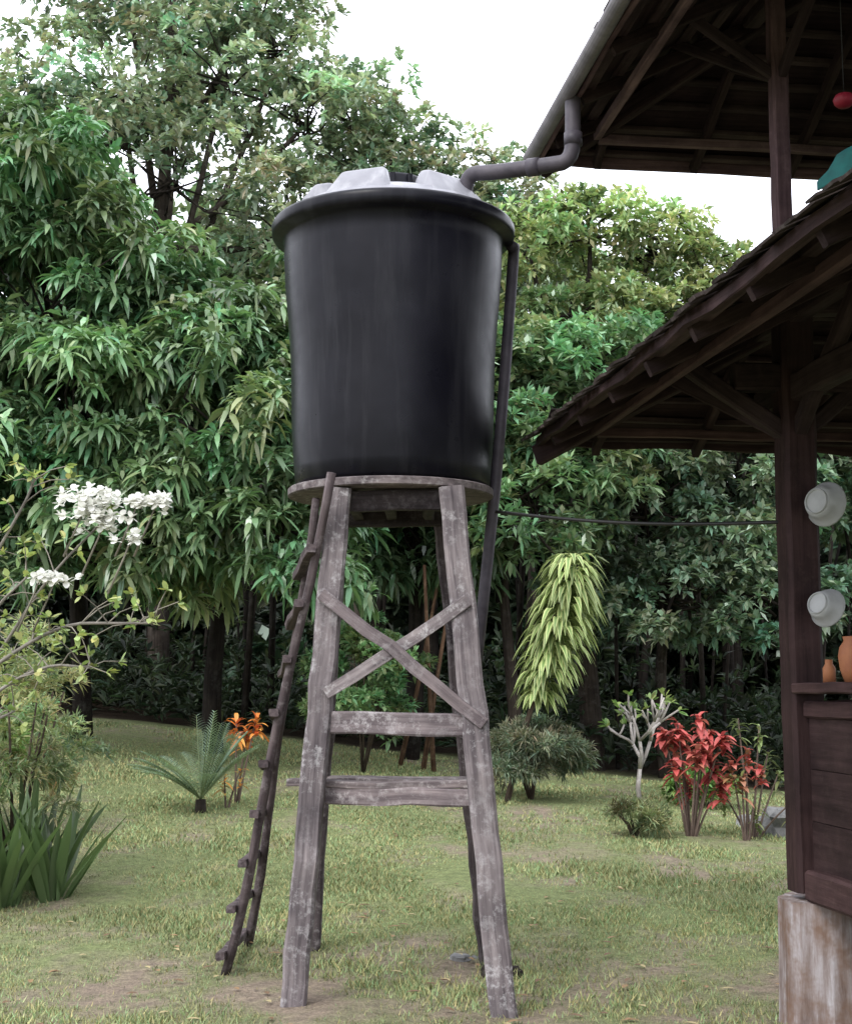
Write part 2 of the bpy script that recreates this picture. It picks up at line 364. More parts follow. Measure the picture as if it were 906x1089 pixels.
# pipes
mb=MB(); tube(mb,chaikin([(.80,7.37,4.80),(.80,7.37,4.62),(.79,7.37,4.44),(.66,7.42,4.435),(.36,7.57,4.45),(.25,7.63,4.47),(.22,7.66,4.40),(.21,7.68,4.24)],2),.043,14)
for p,q in (((.80,7.37,4.60),(.80,7.37,4.53)),((.62,7.435,4.436),(.56,7.465,4.439))): tube(mb,[p,q],.050,14)
mb.obj('inlet_pipe',[M_pipe])
mb=MB(); tube(mb,[(.50,8.02,4.17),(.52,8.08,4.19),(.515,8.1,4.10),(.46,8.1,3.4),(.40,8.1,2.74),(.34,8.08,2.2),(.285,8.05,1.72)],.034,12); mb.obj('overflow_pipe',[M_pipe])
mb=MB(); pts=[]
for t in np.linspace(0,1,24): 
    p=np.array((.40,8.02,2.60))*(1-t)+np.array((1.80,7.05,2.43))*t; p[2]-=.035*math.sin(math.pi*t)+.0; pts.append(p)
tube(mb,pts,.010,6); mb.obj('power_cable',[M_cable])

# ------------------------------------------------------------------ house
house=empty('wooden_house')
SK=.137; k_=1/math.sqrt(1+SK**2); U=np.array((k_,SK*k_,0)); Vv=np.array((SK*k_,-k_,0))
def HP(C,u,v,z): return np.array((C[0],C[1],0))+U*u+Vv*v+np.array((0,0,z))
def roof(name,C,z0,W,D,dmax,tan,gut):
    sides=[((0,0),(0,1),(1,0),D),((0,0),(1,0),(0,1),W),((W,0),(0,1),(-1,0),D),((0,D),(1,0),(0,-1),W)]
    sh=MB();un=MB();ra=MB()
    for si,(o,e,n,Ln) in enumerate(sides):
        def P(al,s,dz=0): 
            return HP(C,o[0]+e[0]*al+n[0]*s,o[1]+e[1]*al+n[1]*s,z0+tan*s+dz)
        dm=min(dmax,Ln/2)
        q=[P(0,0,.0),P(Ln,0,.0),P(Ln-dm,dm,.0),P(dm,dm,.0)]; q2=[p+np.array((0,0,.018)) for p in q]
        g=[(0,0,0),(Ln,0,0),(Ln-dm,dm,0),(dm,dm,0)]
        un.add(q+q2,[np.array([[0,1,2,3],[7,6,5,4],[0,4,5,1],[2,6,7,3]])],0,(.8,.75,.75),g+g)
        nrmv=nrm(np.cross(P(1,0)-P(0,0),P(0,1)-P(0,0))); 
        if nrmv[2]<0:nrmv=-nrmv
        slope=nrm(P(0,1)-P(0,0)); ed=nrm(P(1,0)-P(0,0))
        s=-.04
        while s<dm:
            al=max(s,0)+rng.uniform(-.05,.05)
            while al<Ln-max(s,0)-.02:
                w=rng.uniform(.07,.17); w=min(w,Ln-max(s,0)-al+.03); l=.34; jt=rng.uniform(-.045,.015)
                c0=P(al,s+jt,0)+nrmv*(.022+rng.uniform(0,.010)); c1=c0+slope*l*.9-nrmv*.006
                th=nrmv*rng.uniform(.008,.018); ww=ed*(w-.008)
                vv=[c0,c0+ww,c1+ww,c1,c0+th,c0+ww+th,c1+ww+th*.5,c1+th*.5]
                gg=[(0,0,0),(0,w,0),(l,w,0),(l,0,0)]; ro=rng.uniform(0,40); gg=[(a+ro,b+ro,c) for a,b,c in gg+gg]
                f=rng.uniform(.6,1.3)
                sh.add(vv,[np.array([[3,2,1,0],[4,5,6,7],[0,1,5,4],[1,2,6,5],[2,3,7,6],[3,0,4,7]])],0,(f,f*.97,f*.94),gg)
                al+=w
            s+=.17
        s=.06
        while s<dm-.05:
            f=rng.uniform(.8,2.1); beam(un,P(s+.03,s,-.02),P(Ln-s-.03,s,-.02),.06,.03,(0,0,1),0,(f,f,f),seg=int(Ln/.8),jit=.004); s+=.17
        al=.35
        while al<Ln-.2:
            e_=min(dm,al,Ln-al)
            if e_>.15: beam(ra,P(al,.02,-.07),P(al,e_,-.07),.045,.07,(0,0,1),0,(.9,.85,.85),seg=4,jit=.003)
            al+=.62
        beam(ra,P(.0,.0,-.09),P(dm,dm,-.09),.06,.11,(0,0,1),0,(1.0,.95,.95),seg=6)
        if gut: beam(ra,P(.02,-.012,-.015),P(Ln-.02,-.012,-.015),.028,.09,(0,0,1),0,(3.2,3.0,3.1),seg=14,jit=.005)
        else: beam(ra,P(.02,.0,-.012),P(Ln-.02,.0,-.012),.03,.05,(0,0,1),0,(1.1,1.0,1.0),seg=24,jit=.008)
        beam(ra,P(.30,.28,-.13),P(Ln-.3,.28,-.13),.045,.05,(0,0,1),0,(4,3.9,4) if gut else (1.8,1.6,1.6),seg=10,jit=.004)
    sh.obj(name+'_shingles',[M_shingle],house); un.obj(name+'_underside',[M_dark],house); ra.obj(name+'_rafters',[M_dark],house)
CL=(.66,8.3); CU=(.70,8.35)
roof('lower_roof',CL,3.065,5.2,7.6,1.35,.5,False)
roof('upper_roof',CU,4.86,5.3,7.7,2.65,.5,True)
mb=MB(); a=HP(CU,-.065,.02,4.83); b_=HP(CU,-.065,7.6,4.81)
n=10; V=[];
for p in (a,b_):
    for k in range(n+1):
        t=math.pi*k/n; V.append(p+U*math.cos(t)*.045+np.array((0,0,-math.sin(t)*.05)))
    for k in range(n+1):
        t=math.pi*(n-k)/n; V.append(p+U*math.cos(t)*.041+np.array((0,0,-math.sin(t)*.046+.0015)))
m_=2*(n+1); mb.add(V,[np.array([(k,(k+1)%m_,m_+(k+1)%m_,m_+k) for k in range(m_)])],0,(1,1,1),None,False); mb.obj('gutter',[M_gutter],house)
mb=MB()
posts=[(1.02,1.42),(1.02,4.2),(1.02,6.6),(4.2,1.42),(4.2,4.2),(4.2,6.6)]
for i,(u,v) in enumerate(posts):
    beam(mb,HP(CL,u,v,.62),HP(CL,u,v,3.8),.17,.17,tuple(U),0,(1,.95,.95),seg=18,jit=.002)
    beam(mb,HP(CL,u-.03,v,3.8),HP(CL,u-.03,v,5.4),.085,.085,tuple(U),0,(3,3.2,3.4),seg=10,jit=.002)
mb.obj('posts',[M_house],house)
mb=MB()
for z,w_ in ((3.10,.14),(5.28,.10),(3.50,.12)):
    for a_,b2 in (((1.02,1.0),(1.02,7.0)),((4.2,1.0),(4.2,7.0))): beam(mb,HP(CL,*a_,z),HP(CL,*b2,z),.10,w_,jit=.003)
    for a_,b2 in (((.7,1.42),(4.6,1.42)),((.7,6.6),(4.6,6.6))): beam(mb,HP(CL,*a_,z+.06),HP(CL,*b2,z+.06),.10,w_,jit=.003)
for (du,dv) in ((-.75,0),(0,-.9),(.8,0),(0,.9),(-.55,-.6)):
    beam(mb,HP(CL,1.02,1.42,2.85),HP(CL,1.02+du,1.42+dv,3.33 if (du<0 or dv<0) and not du>0 else 3.5),.07,.08,jit=.003)
    if du<=0: beam(mb,HP(CL,1.0,1.42,4.75),HP(CL,1.0+du*.8,1.42+dv*.8,5.15),.045,.05,jit=.003)
beam(mb,HP(CL,1.02,4.2,5.2),HP(CL,2.6,4.2,6.1),.1,.12); beam(mb,HP(CL,2.6,2.6,6.05),HP(CL,2.6,5.2,6.05),.1,.14)
mb.obj('beams_and_braces',[M_dark],house)
mb=MB()
for i in range(22):
    u=1.15+i*.138; beam(mb,HP(CL,u,1.5,3.78),HP(CL,u,6.55,3.78),.13,.03,(0,0,1),0,(.9,.9,.9),seg=3,jit=.001)
mb.obj('upper_floor',[M_dark],house)
mb=MB()
def wall(u0,v0,u1,v1):
    a=np.array((u0,v0));b=np.array((u1,v1));Ln=np.linalg.norm(b-a);d=(b-a)/Ln
    for z,h_,t_ in ((.66,.15,.13),(1.60,.05,.20),(1.50,.08,.08)):
        beam(mb,HP(CL,*a,z),HP(CL,*b,z),t_,h_,(0,0,1),0,(1.5,1.45,1.45),jit=.002)
    for i in range(3):
        z=.84+i*.247; beam(mb,HP(CL,*a,z),HP(CL,*b,z),.03,.244,(0,0,1),0,(.8+.25*rng.random(),)*3,jit=.001,ch=.05)
    k=int(Ln/1.1)
    for i in range(1,k+1):
        p=a+d*Ln*i/(k+.5); beam(mb,HP(CL,*p,.72),HP(CL,*p,1.57),.08,.075,tuple(U),0,(1.1,1,1),jit=.001)
wall(1.02,1.52,1.02,6.5); wall(1.12,1.42,4.1,1.42)
mb.obj('balustrade_wall',[M_house],house)
mb=MB()
for i in range(24):
    u=1.12+i*.134; beam(mb,HP(CL,u,1.5,.71),HP(CL,u,6.5,.71),.128,.03,(0,0,1),0,(.9,.85,.85),seg=3,jit=.001)
mb.obj('deck_floor',[M_dark],house)
mb=MB()
for i,(u,v) in enumerate(posts):
    p=HP(CL,u+.09,v,0); V=[];n=32
    for z in np.linspace(-.1,.585,9):
        for k in range(n):
            a=2*math.pi*k/n; r=.235*(1+.05*math.cos(3*a+1)+.03*math.sin(7*a)+.02*math.sin(13*a+z*3)+.05*math.exp(-z*6)); V.append(p+np.array((math.cos(a)*r,math.sin(a)*r,z)))
    F=[(j*n+k,j*n+(k+1)%n,(j+1)*n+(k+1)%n,(j+1)*n+k) for j in range(8) for k in range(n)]
    mb.add(V,[np.array(F),np.arange(n)+8*n],0,(1,1,1),None,False)
mb.obj('foundation_logs',[M_pile],house)

def basin(c,ax,r):
    mb=MB(); ax=nrm(ax)
    lathe(mb,[(0,.075),(r*.55,.075),(r*.66,.068),(r*.74,.05),(r*.9,.0),(r*1.02,-.004),(r*1.02,-.012),(r*.88,-.006),(r*.7,.045),(r*.6,.062),(0,.066)],c,36,axis=ax)
    lathe(mb,[(r*.5,.075),(r*.52,.084),(r*.56,.084),(r*.58,.074)],c,36,axis=ax)
    return mb.obj('enamel_basin',[M_white])
pf=HP(CL,1.02,1.42,0)
basin((pf[0]+.10,pf[1]-.15,2.50),(-.75,-.65,.1),.11)
basin((pf[0]+.09,pf[1]-.15,1.99),(-.75,-.6,.25),.095)
p=HP(CL,1.02,2.02,1.625)
mb=MB(); lathe(mb,[(0,0),(.045,0),(.065,.06),(.072,.12),(.065,.16),(.045,.19),(.05,.21),(.04,.21),(.036,.19),(0,.18)],p,28); mb.obj('clay_pot',[M_clay])
p=HP(CL,1.02,1.74,1.625)
mb=MB(); lathe(mb,[(0,0),(.03,0),(.03,.07),(.018,.09),(.018,.11),(0,.11)],p,20); mb.obj('glass_jar',[M_clay])
p=np.array((1.95,6.3,4.33))
mb=MB(); lathe(mb,[(0,-.04),(.03,-.035),(.045,-.02),(.05,0),(.04,.02),(.02,.03),(0,.035)],p,20); tube(mb,[p+np.array((0,0,.03)),p+np.array((0,0,1.15))],.002,4,1); mb.obj('red_lantern',[M_red,M_cable])
mb=MB(); V=[];n=12
for i in range(n):
    for j in range(6):
        V.append(np.array((1.87+.03*i+.02*math.sin(i*1.3),6.5-.03*i,3.96+j*.034*(.25+.9*min(1,i/5))+.02*math.sin(i*.9))))
mb.add(V,[np.array([(i*6+j,i*6+j+1,(i+1)*6+j+1,(i+1)*6+j) for i in range(n-1) for j in range(5)])],0,(1,1,1),None,True); o=mb.obj('hanging_cloth',[M_teal])
o.modifiers.new('s','SOLIDIFY').thickness=.01

# ------------------------------------------------------------------ forest trees
def trunk(mb,x,y,top,r0,r1,lean=(0,0),lobes=(),col=(1,1,1),fork=.5):
    z=G(x,y)-.1; pts=[]; K=8
    for i in range(K+1):
        t=i/K; pts.append((x+lean[0]*t+.08*math.sin(t*6+x),y+lean[1]*t,z+(top-z)*t))
    tube(mb,pts,(r0,r1),9,0,col,.04)
    for (c,r) in lobes:
        i=int(K*fork+rng.integers(0,3)); i=min(i,K); s=np.array(pts[i]); c=np.array(c,float); m=(s+c)/2+np.array((0,0,-.25))
        tube(mb,chaikin([s,m,c],1),(r1*1.1,r1*.4),7,0,col,.04)
mats=[M_bark,M_leaf]
mango=(.165,.265,.130)
def mango_tree(x,y,lobes,col=mango,L=.25,cl=20,top=None,dens=1.0):
    mb=MB(); trunk(mb,x,y,(top or max(l[0][2] for l in lobes)-.5),.13,.06,(0,0),lobes,(.5,.5,.5))
    crown(mb,lobes,.42,cl,9,L,.062,1.0,col,1,False,dens,.26,(.3,.02),(.7,1.8))
    return mb.obj('mango_tree',[M_bark,M_leafg])
GLINT=.015
mango_tree(-4.4,18,[((-4.0,16.2,4.5),1.5),((-5.4,16.8,4.2),1.6),((-4.6,16.6,6.0),1.5),((-4.9,16.8,7.5),(1.3,1.4,1.0)),((-3.4,16.8,6.0),1.1),((-6.6,17,6),1.7),((-4.5,16.3,3.3),(1.4,1,.8))])
mango_tree(-2.6,17.8,[((-2.4,15.9,4.4),1.3),((-1.7,16.1,3.3),(1.0,1.0,.95)),((-3.1,15.8,3.2),(1.2,1.0,.85)),((-1.5,16.6,4.9),1.0),((-2.6,16.6,5.4),1.1)])
mango_tree(-.2,19,[((-.6,18.2,4.7),1.4),((.5,18.3,4.6),1.3),((0,18.6,5.9),1.3),((-.8,18.4,6.6),1.2),((0,18.6,3.4),(1.3,.9,.8))],(.10,.17,.085))
def big(name,x,y,lobes,col,cr=.6,cl=16,n=8,L=.24,W=.10,dens=1.0,r0=.2,leaf=M_leaf,cvar=.28,yel=.12,lean=(0,0)):
    mb=MB(); trunk(mb,x,y,max(l[0][2] for l in lobes)-.6,r0,r0*.4,lean,lobes,(1.6,1.6,1.6) if y>=24 else (.9,.88,.85))
    crown(mb,lobes,cr,cl,n,L,W,.5,col,1,True,dens,cvar,(.45,.025),(.5,1.7),yel)
    return mb.obj(name,[M_bark,leaf])
grey=(.31,.375,.27)
GLINT=.12
big('tall_forest_tree',-4.6,24,[((-5.4,24,12.0),1.9),((-3.6,24,12.2),1.8),((-2.2,24.2,11.5),1.4),((-4.4,23.6,10.2),1.9),((-2.4,23.8,9.4),1.5),((-6.6,24,11.0),1.6),((-3.2,24.5,13.8),1.3),((-5.4,24.5,14.0),1.4),((-4.2,24.6,14.8),1.2),((-2.6,24.5,13.1),1.1),((-7.2,24,12.0),1.1)],grey,.48,12,8,.18,.09,.78)
big('tall_forest_tree',-1.2,25,[((-1.2,25,10.6),1.4),((-.2,25,10.1),1.3),((-1.6,25,8.6),1.5),((-1.4,24.8,11.9),1.1),((-.6,25,11.4),.9),((.9,25.3,9.8),1.2),((1.9,25.3,9.1),1.2),((-.3,24.6,7.6),1.4),((.4,25.2,11.2),(.9,1,.6)),((1.5,25.3,10.6),(.8,.9,.7))],grey,.45,12,8,.17,.085,.85)
GLINT=.03
big('tall_forest_tree',-8.4,23,[((-8.2,23,10.0),1.8),((-9.6,23.4,9),2.1),((-7.2,22.8,8.4),1.7)],(.23,.32,.2),.6,14,8,.24,.1,.9)
yg=(.31,.375,.19)
big('forest_tree',2.3,20,[((1.5,19.8,7.8),(.9,.9,.6)),((2.4,20,8.1),(1.1,1.1,.6)),((3.3,20.2,7.9),(1.0,1,.6)),((4.0,20.2,7.3),(.9,1,.6)),((2.0,19.6,6.7),(1.2,1,.6)),((3.2,19.8,6.6),(1.1,1,.6)),((1.2,20,6.1),(.8,.9,.6)),((4.9,20.5,7.3),(.9,1,.7))],yg,.36,13,9,.15,.065,.9,.17,yel=.10)
GLINT=.015
big('forest_tree',1.1,18.6,[((.95,17.6,5.1),(.9,1,1.0)),((1.9,17.8,4.6),(1.1,1,.9)),((1.2,17.4,3.7),(.9,.8,.9)),((2.0,17.9,5.6),(1.0,1,.7))],(.23,.33,.18),.35,15,9,.17,.065,1.1,.10)
big('forest_tree',3.3,19.6,[((2.9,18.6,4.0),(1.2,1,1.0)),((4.2,18.8,4.2),(1.2,1,1.1)),((3.4,18.6,2.7),(1.1,.8,.8)),((4.5,18.7,2.7),(1.1,.8,.9)),((3.4,19,5.3),(1.3,1,.8)),((5.3,19,4.6),(1.2,1,1.2)),((2.3,18.8,3.0),(.8,.8,.7))],(.17,.24,.16),.36,15,9,.14,.07,1.1,.10)
big('forest_tree',6.8,20,[((6.6,20,4.6),1.6),((6.4,20,6.6),1.5),((8,20,5),1.8)],(.14,.21,.12),.5,14,8,.2,.09,1)
mb=MB(); lb=[]
for i in range(46):
    x=-17+34*i/45+rng.normal(0,.5); y=rng.uniform(27,33); top=(10.0 if x<0 else 11-(x)*.28); top=min(max(top,8.0),11)*.95
    for z in np.arange(1.0,top,2.1): lb.append(((x+rng.normal(0,.6),y+rng.normal(0,1),z+rng.normal(0,.3)),1.7))
    trunk(mb,x,y-2,7,.10,.06,(rng.normal(0,.5),0),(),(.4,.4,.4))
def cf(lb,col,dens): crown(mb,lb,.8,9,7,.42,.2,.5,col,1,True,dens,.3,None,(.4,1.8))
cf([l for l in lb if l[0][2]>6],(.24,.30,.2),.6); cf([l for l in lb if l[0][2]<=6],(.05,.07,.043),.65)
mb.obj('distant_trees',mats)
GLINT=0
mb=MB()
for i in range(60):
    x=rng.uniform(-9,9);y=rng.uniform(20.5,27)-.15*x; r=rng.uniform(.02,.06); l=rng.normal(0,.4)
    z=G(x,y)-.1; f=rng.uniform(.3,1.1); tube(mb,[(x,y,z),(x+l*.3,y,z+2),(x+l,y,z+5.5)],(r,r*.7),7,0,(f,f,f),.05)
for (x,y,dx,h_) in ((-.05,17.8,.35,2.2),(.1,17.6,-.12,2.6),(-.35,18,.5,2.4),(.65,18.3,-.2,3)):
    tube(mb,[(x,y,G(x,y)-.1),(x+dx*.5,y,1.6),(x+dx,y,.5+h_)],(.035,.02),6,0,(2.6,1.9,1.4),.04)
P=[];
for i in range(3800):
    x=rng.uniform(-11,11);y=rng.uniform(20.0,26)-.2*x; z=G(x,y)+abs(rng.normal(0,.65)); P.append((x,y,z))
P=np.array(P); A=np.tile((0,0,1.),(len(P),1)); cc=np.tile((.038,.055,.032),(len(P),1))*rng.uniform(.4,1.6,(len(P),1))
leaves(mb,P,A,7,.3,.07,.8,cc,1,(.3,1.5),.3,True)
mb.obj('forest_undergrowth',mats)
mb=MB(); hx=np.linspace(-60,60,60); V=[]  # dark mound added behind the trees to block low sky light
for x in hx:
    for j,(yy_,zz_) in enumerate(((34,0),(36,4),(40,6.5),(48,7.5),(70,6),(90,0))):
        V.append((x,yy_+rng.normal(0,.5),zz_+(rng.normal(0,.5) if 0<j<5 else 0)+.3))
mb.add(V,[np.array([(i*6+j,(i+1)*6+j,(i+1)*6+j+1,i*6+j+1) for i in range(59) for j in range(5)])],0,(.02,.035,.015),None,True); mb.obj('horizon_blocker',[M_grass])

# ------------------------------------------------------------------ garden plants
def shrub(name,x,y,h_,r,col,L,W,cl=14,n=7,cr=.2,dens=1,leaf=M_leaf,stems=7,simple=True):
    mb=MB(); z=G(x,y); 
    for i in range(stems):
        a=rng.uniform(0,6.28); tube(mb,[(x,y,z-.05),(x+math.cos(a)*r*.3,y+math.sin(a)*r*.3,z+h_*.4),(x+math.cos(a)*r*.7,y+math.sin(a)*r*.7,z+h_*.8)],(.018,.006),5,0,(1.8,1.7,1.5))
    crown(mb,[((x,y,z+h_*.58),(r,r,h_*.42))],cr,cl,n,L,W,.5,col,1,simple,dens,.25,None,(.3,1.5))
    return mb.obj(name,[M_bark,leaf])
shrub('garden_shrub',-.75,17,1.75,.65,(.24,.37,.18),.11,.05,16,8,.2,1.2)
shrub('garden_shrub',1.15,15.6,.85,.5,(.18,.21,.14),.12,.018,20,12,.16,1.4)
shrub('garden_shrub',-3.0,10.5,1.75,.5,(.31,.35,.19),.09,.016,13,9,.14,.9)
shrub('garden_shrub',-4.1,12.2,1.2,.8,(.18,.24,.10),.11,.03,18,10,.2,1.2)
shrub('garden_shrub',3.1,16.0,.35,.35,(.17,.27,.08),.1,.03,14,9,.12,1.2)
shrub('garden_shrub',1.95,13.4,.28,.25,(.2,.22,.11),.1,.012,14,9,.1,1.1)
def strap(name,x,y,n,L,w,col,edge=None,up=.9,m=M_leafg,r=.12,droop=.25):
    mb=MB(); z=G(x,y)-.02
    for i in range(n):
        a=rng.uniform(0,6.28); sp=rng.uniform(.1,1)*.7; k=rng.uniform(.7,1.3)
        ribbon(mb,(x+math.cos(a)*r*rng.random(),y+math.sin(a)*r*rng.random(),z),(math.cos(a)*sp,math.sin(a)*sp,up),L*rng.uniform(.6,1.1),w*rng.uniform(.8,1.2),droop*sp,np.array(col)*k,0,(.8,1,1,.7,.05),.15,rng.normal(0,.5),edge)
    return mb.obj(name,[m])
for (x,y,s) in ((-2.62,10.1,.95),(-2.9,9.9,1.15),(-2.85,10.4,1.05),(-3.3,10.1,1.2)): strap('strap_leaf_plant',x,y,24,.88*s,.075,(.085,.135,.055),None,.9,M_leafg,.14,.2)
def palm(name,x,y,z0,n,L,col,ll=.22):
    mb=MB(); z=G(x,y); tube(mb,[(x,y,z-.05),(x,y,z+z0)],(.06,.05),8,0,(1,1,1),.1)
    for i in range(n):
        a=2*math.pi*i/n+rng.normal(0,.2); el=rng.uniform(.45,1.45); d=np.array((math.cos(a)*math.cos(el),math.sin(a)*math.cos(el),math.sin(el)))
        s=np.cross(d,(0,0,1));s=nrm(s); dr=.35; pts=[]
        for t in np.linspace(0,1,9): pts.append(np.array((x,y,z+z0))+d*L*t-np.array((0,0,dr*L*t*t*math.cos(el))))
        tube(mb,pts,(.008,.003),4,1,(.2,.25,.12),cap=False)
        for t in np.linspace(.12,1,26):
            c=np.array((x,y,z+z0))+d*L*t-np.array((0,0,dr*L*t*t*math.cos(el)))
            for sg in (-1,1): ribbon(mb,c,s*sg+d*.6+np.array((0,0,.25)),ll*math.sin(math.pi*(.12+.8*t))+.03,.014,.3,np.array(col)*rng.uniform(.7,1.3),1,(.8,1,.6,.05),.1)
    return mb.obj(name,[M_bark,M_leafg])
palm('cycad',-2.15,13.7,.12,20,.88,(.18,.25,.18),.17)
def croton(name,x,y,h_,sp,cols,heads,L,W,stemc=(.5,.4,.35),n=26):
    mb=MB(); z=G(x,y)
    for (dx,dy,dz) in heads:
        tip=np.array((x+dx,y+dy,z+dz)); tube(mb,chaikin([(x+dx*.1,y,z-.05),(x+dx*.5,y+dy*.4,z+dz*.45),tip],1),(.013,.006),6,0,stemc)
        base=np.array(cols[int(rng.integers(0,len(cols)))])
        for i in range(n):
            a=rng.uniform(0,6.28);el=rng.uniform(-.3,1.3); c=np.array(cols[int(rng.integers(0,len(cols)))])*.6+base*.4
            ribbon(mb,tip-np.array((0,0,rng.uniform(0,.2))),(math.cos(a)*math.cos(el),math.sin(a)*math.cos(el),math.sin(el)),L*rng.uniform(.5,1.15),W,.5,c*rng.uniform(.6,1.3),1,(.4,.9,1,.7,.08),.15)
    return mb.obj(name,[M_paleb,M_col])
red=[(.52,.10,.09),(.60,.15,.13),(.32,.06,.06),(.48,.18,.12)]
hd=[(-.1,0,1.08),(.12,.1,1.12),(.3,-.1,.95),(-.22,.05,.98),(.05,-.15,.82),(-.14,-.1,.72),(.22,0,.72),(.0,.1,.55),(.3,.05,.5),(.12,-.1,.92),(-.05,.1,.95),(.2,.1,1.0)]
croton('red_croton',2.48,13.5,1,1,red,hd,.17,.062,n=32)
croton('red_croton',2.98,13.4,1,1,[(.5,.10,.09),(.55,.18,.13),(.16,.18,.06)],[(-.12,0,.72),(.05,.1,.85),(-.05,-.1,.6),(.15,0,.7)],.14,.055)
croton('green_croton',3.1,13.7,1,1,[(.2,.27,.10),(.27,.29,.11),(.16,.21,.08)],[(.1,0,1.05),(-.1,0,1.12),(.3,.1,.6),(.38,-.1,.35),(-.25,0,.4),(.0,-.2,.3),(.2,.1,.8)],.14,.035,n=18)
croton('orange_croton',-1.90,14.3,1,1,[(.70,.27,.05),(.75,.42,.09),(.60,.15,.05)],[(.0,0,.80),(.2,0,.84),(.1,.1,.72)],.2,.045,n=26)
croton('orange_croton',-1.95,14.0,1,1,[(.70,.33,.08),(.25,.25,.08)],[(-.02,0,.30),(.12,.1,.36)],.12,.03,n=16)
# dracaena
mb=MB()
stem=chaikin([(.86,15.4,G(.8,15.4)-.05),(1.0,15.4,.9),(1.18,15.4,1.5),(1.42,15.4,2.2),(1.56,15.4,2.9)],2); tube(mb,stem,(.035,.022),8,0,(1.8,1.7,1.5))
for i in range(560):
    t=rng.uniform(0,1)**.85; z=1.45+1.58*t; cx=1.22+.36*min(1,t*1.25)
    wd=(.06+.23*math.sin(math.pi*min(1,.12+.76*t)))
    a=rng.uniform(0,6.28); el=rng.uniform(-.2,.35) if t<.85 else rng.uniform(.1,.8)
    g=rng.uniform(.55,1.35); rr=wd*rng.uniform(.2,.95); L_=.27*rng.uniform(.7,1.1)*(.65+.45*t)
    ribbon(mb,(cx+math.cos(a)*rr,15.4+math.sin(a)*rr,z),(math.cos(a),math.sin(a),math.tan(el)),L_,.066,1.05,(.10*g,.20*g,.05*g),1,(.6,1,.95,.6,.05),.2,0,(.55*g,.60*g,.26*g))
mb.obj('dracaena',[M_bark,M_col])
def plumeria(name,x,y,h_,lean,depth,r,leafcol,L,W,n,m,seed,spread=.6,ls=.33):
    random.seed(seed); mb=MB(); tips=[]
    def rec(p,d,r,l,k):
        q=p+d*l; mid=(p+q)/2+np.array((random.gauss(0,.02),random.gauss(0,.02),0)); tube(mb,[p,mid,q],(r,r*.8),7,0,(1.7,1.7,1.7),.02)
        if k==0: tips.append((q,d)); return
        for _ in range(3 if k>=depth-1 else random.choice((2,2,3))):
            nd=nrm(d+np.array((random.gauss(0,spread),random.gauss(0,spread),random.uniform(.1,.6)))); rec(q,nd,r*.74,l*random.uniform(.7,.95),k-1)
    rec(np.array((x,y,G(x,y)-.05)),nrm(lean),r,h_*ls,depth)
    P=np.array([t[0] for t in tips]);A=np.array([t[1] for t in tips]); 
    leaves(mb,P,A,n,L,W,.4,np.tile(leafcol,(len(P),1)),1,(.3,1.3),.25)
    return mb.obj(name,[m,M_leaf])
plumeria('frangipani',2.42,16.2,1.45,(.0,0,1),3,.032,(.24,.34,.12),.12,.045,4,M_paleb,11,.5,.28)
random.seed(3); mb=MB(); rt=np.array((-3.35,9.3,G(-3.35,9.3)-.05)); ends=[]
def br(pts,r0,r1,col=(.8,.8,.75)):
    p=chaikin(pts,2); tube(mb,p,(r0,r1),6,0,col,.03); return p
main=[[rt,(-3.2,9.3,1.2),(-2.75,9.2,1.85),(-2.45,9.1,2.3),(-2.1,9.05,2.65)],
 [rt,(-3.3,9.2,1.3),(-2.8,9.0,1.7),(-2.3,8.9,2.0),(-1.95,8.9,2.0),(-1.72,8.9,2.0)],
 [rt,(-3.3,9.4,1.5),(-3.0,9.3,2.2),(-2.6,9.1,2.8),(-2.55,9.1,2.95)],
 [rt,(-3.1,9.0,1.1),(-2.8,8.9,1.5),(-2.4,8.9,1.75),(-2.1,8.9,1.72)],
 [rt,(-3.2,9.1,1.5),(-2.75,9.0,2.1),(-2.55,9,2.3)],
 [rt,(-3.3,9.1,1.0),(-2.9,9.0,1.3),(-2.6,9,1.45)],
 [rt,(-3.4,9.2,1.7),(-3.1,9.2,2.4),(-2.9,9.1,2.5)]]
for q in main:
    p=br(q,.018,.006)
    for i in range(len(p)//3,len(p)):
        for _ in range(2):
            if random.random()<.75:
                d=nrm((random.gauss(.2,1),random.gauss(0,1),random.gauss(.5,.6))); e=p[i]+d*random.uniform(.08,.3); tube(mb,[p[i],(p[i]+e)/2+(0,0,.02),e],(.005,.003),4,0,(.9,.9,.8),cap=False); ends.append((e,d))
    ends.append((p[-1],nrm((.5,0,.6))))
P=np.array([e[0] for e in ends]);A=np.array([e[1] for e in ends])
leaves(mb,P,A,6,.075,.036,.3,np.tile((.32,.38,.15),(len(P),1)),1,(.2,1.5),.25)
for (fx,fz,k,fr) in ((-2.17,2.78,52,.10),(-2.05,2.66,26,.07),(-1.84,2.78,12,.04),(-1.72,2.78,16,.045),(-1.88,2.54,9,.05),(-2.35,2.30,10,.05),(-2.45,2.30,5,.04),(-2.9,2.45,6,.06)):
    for i in range(k):
        c=np.array((fx,8.95,fz))+rng.normal(0,1,3)*(fr,fr*.6,fr*.45); ax=nrm((rng.normal(0,.5),-.8,.5+rng.normal(0,.4)))
        s=nrm(np.cross(ax,(0,0,1)));t=np.cross(ax,s)
        for j in range(5):
            a=j*2*math.pi/5; ribbon(mb,c,(s*math.cos(a)+t*math.sin(a))+ax*.35,.05,.042,.1,(.85,.85,.80),2,(.4,1,1,.4),.05)
    tube(mb,[(fx-.15,9.0,fz-.35),(fx-.05,8.98,fz-.12),(fx,8.95,fz)],(.008,.004),5,0,(.9,.9,.8))
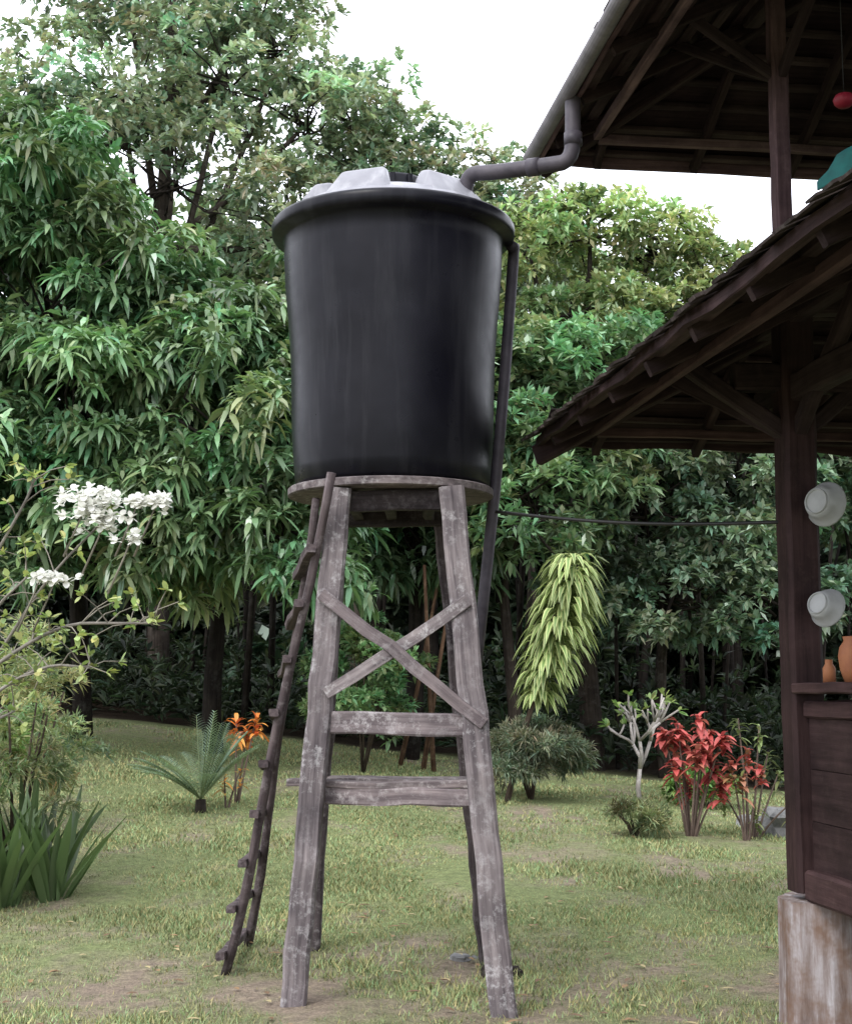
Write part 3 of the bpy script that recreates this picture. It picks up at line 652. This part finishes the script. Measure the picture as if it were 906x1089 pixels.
mb.obj('flowering_frangipani',[M_paleb,M_leaf,M_petal])

def rock(name,c,s,m=M_stone):
    mb=MB(); V=[];n=14;k=8
    for j in range(k+1):
        ph=math.pi*j/k
        for i in range(n):
            a=2*math.pi*i/n; v=np.array((math.sin(ph)*math.cos(a),math.sin(ph)*math.sin(a),math.cos(ph))); v=np.sign(v)*np.abs(v)**.6
            f=1+.35*noise.noise(tuple(v*1.7+np.array(c))); V.append(np.array(c)+v*f*np.array(s))
    mb.add(V,[np.array([(j*n+i,(j+1)*n+i,(j+1)*n+(i+1)%n,j*n+(i+1)%n) for j in range(k) for i in range(n)])],0,(1,1,1),None,False); return mb.obj(name,[m])
rock('stone_block',(3.60,14.0,G(3.5,14)+.08),(.30,.25,.17))
rock('stone_block',(3.35,14.5,G(3.5,14)+.02),(.2,.2,.1))
rock('stone',(.20,8.5,.02),(.06,.05,.03)); rock('stone',(.42,8.15,.0),(.12,.08,.05),M_bark); rock('stone',(.31,8.55,.01),(.05,.03,.02))

# ------------------------------------------------------------------ light & camera
w=bpy.data.worlds.new('World'); scene.world=w; w.use_nodes=True; nt=w.node_tree; bg=nt.nodes['Background']
sk=nt.nodes.new('ShaderNodeTexSky'); sk.sky_type='NISHITA'; sk.sun_disc=False; sk.sun_elevation=math.radians(46); sk.sun_rotation=math.radians(215); sk.dust_density=4; sk.air_density=1
mx=nt.nodes.new('ShaderNodeMixRGB'); mx.inputs[0].default_value=.86; mx.inputs[2].default_value=(17.5,17.9,19.6,1)
nt.links.new(sk.outputs[0],mx.inputs[1]); nt.links.new(mx.outputs[0],bg.inputs[0]); bg.inputs[1].default_value=.15
su=bpy.data.lights.new('sun','SUN'); su.energy=2.2; su.angle=math.radians(20); su.color=(1,.985,.95)
so=bpy.data.objects.new('sun',su); scene.collection.objects.link(so)
el=math.radians(46); az=math.radians(215); d=Vector((math.sin(az)*math.cos(el),math.cos(az)*math.cos(el),math.sin(el)))
so.rotation_euler=d.to_track_quat('Z','Y').to_euler(); so.location=(-5,-5,12)
cam=bpy.data.cameras.new('camera'); co=bpy.data.objects.new('camera',cam); scene.collection.objects.link(co)
cam.sensor_fit='HORIZONTAL'; cam.sensor_width=36; cam.lens=36*1500/906; cam.clip_end=1000
co.location=(0,0,1.62); co.rotation_euler=(math.radians(90+6.96),0,0); scene.camera=co
print('verts',sum(len(o.data.vertices) for o in bpy.data.objects if o.type=='MESH'))
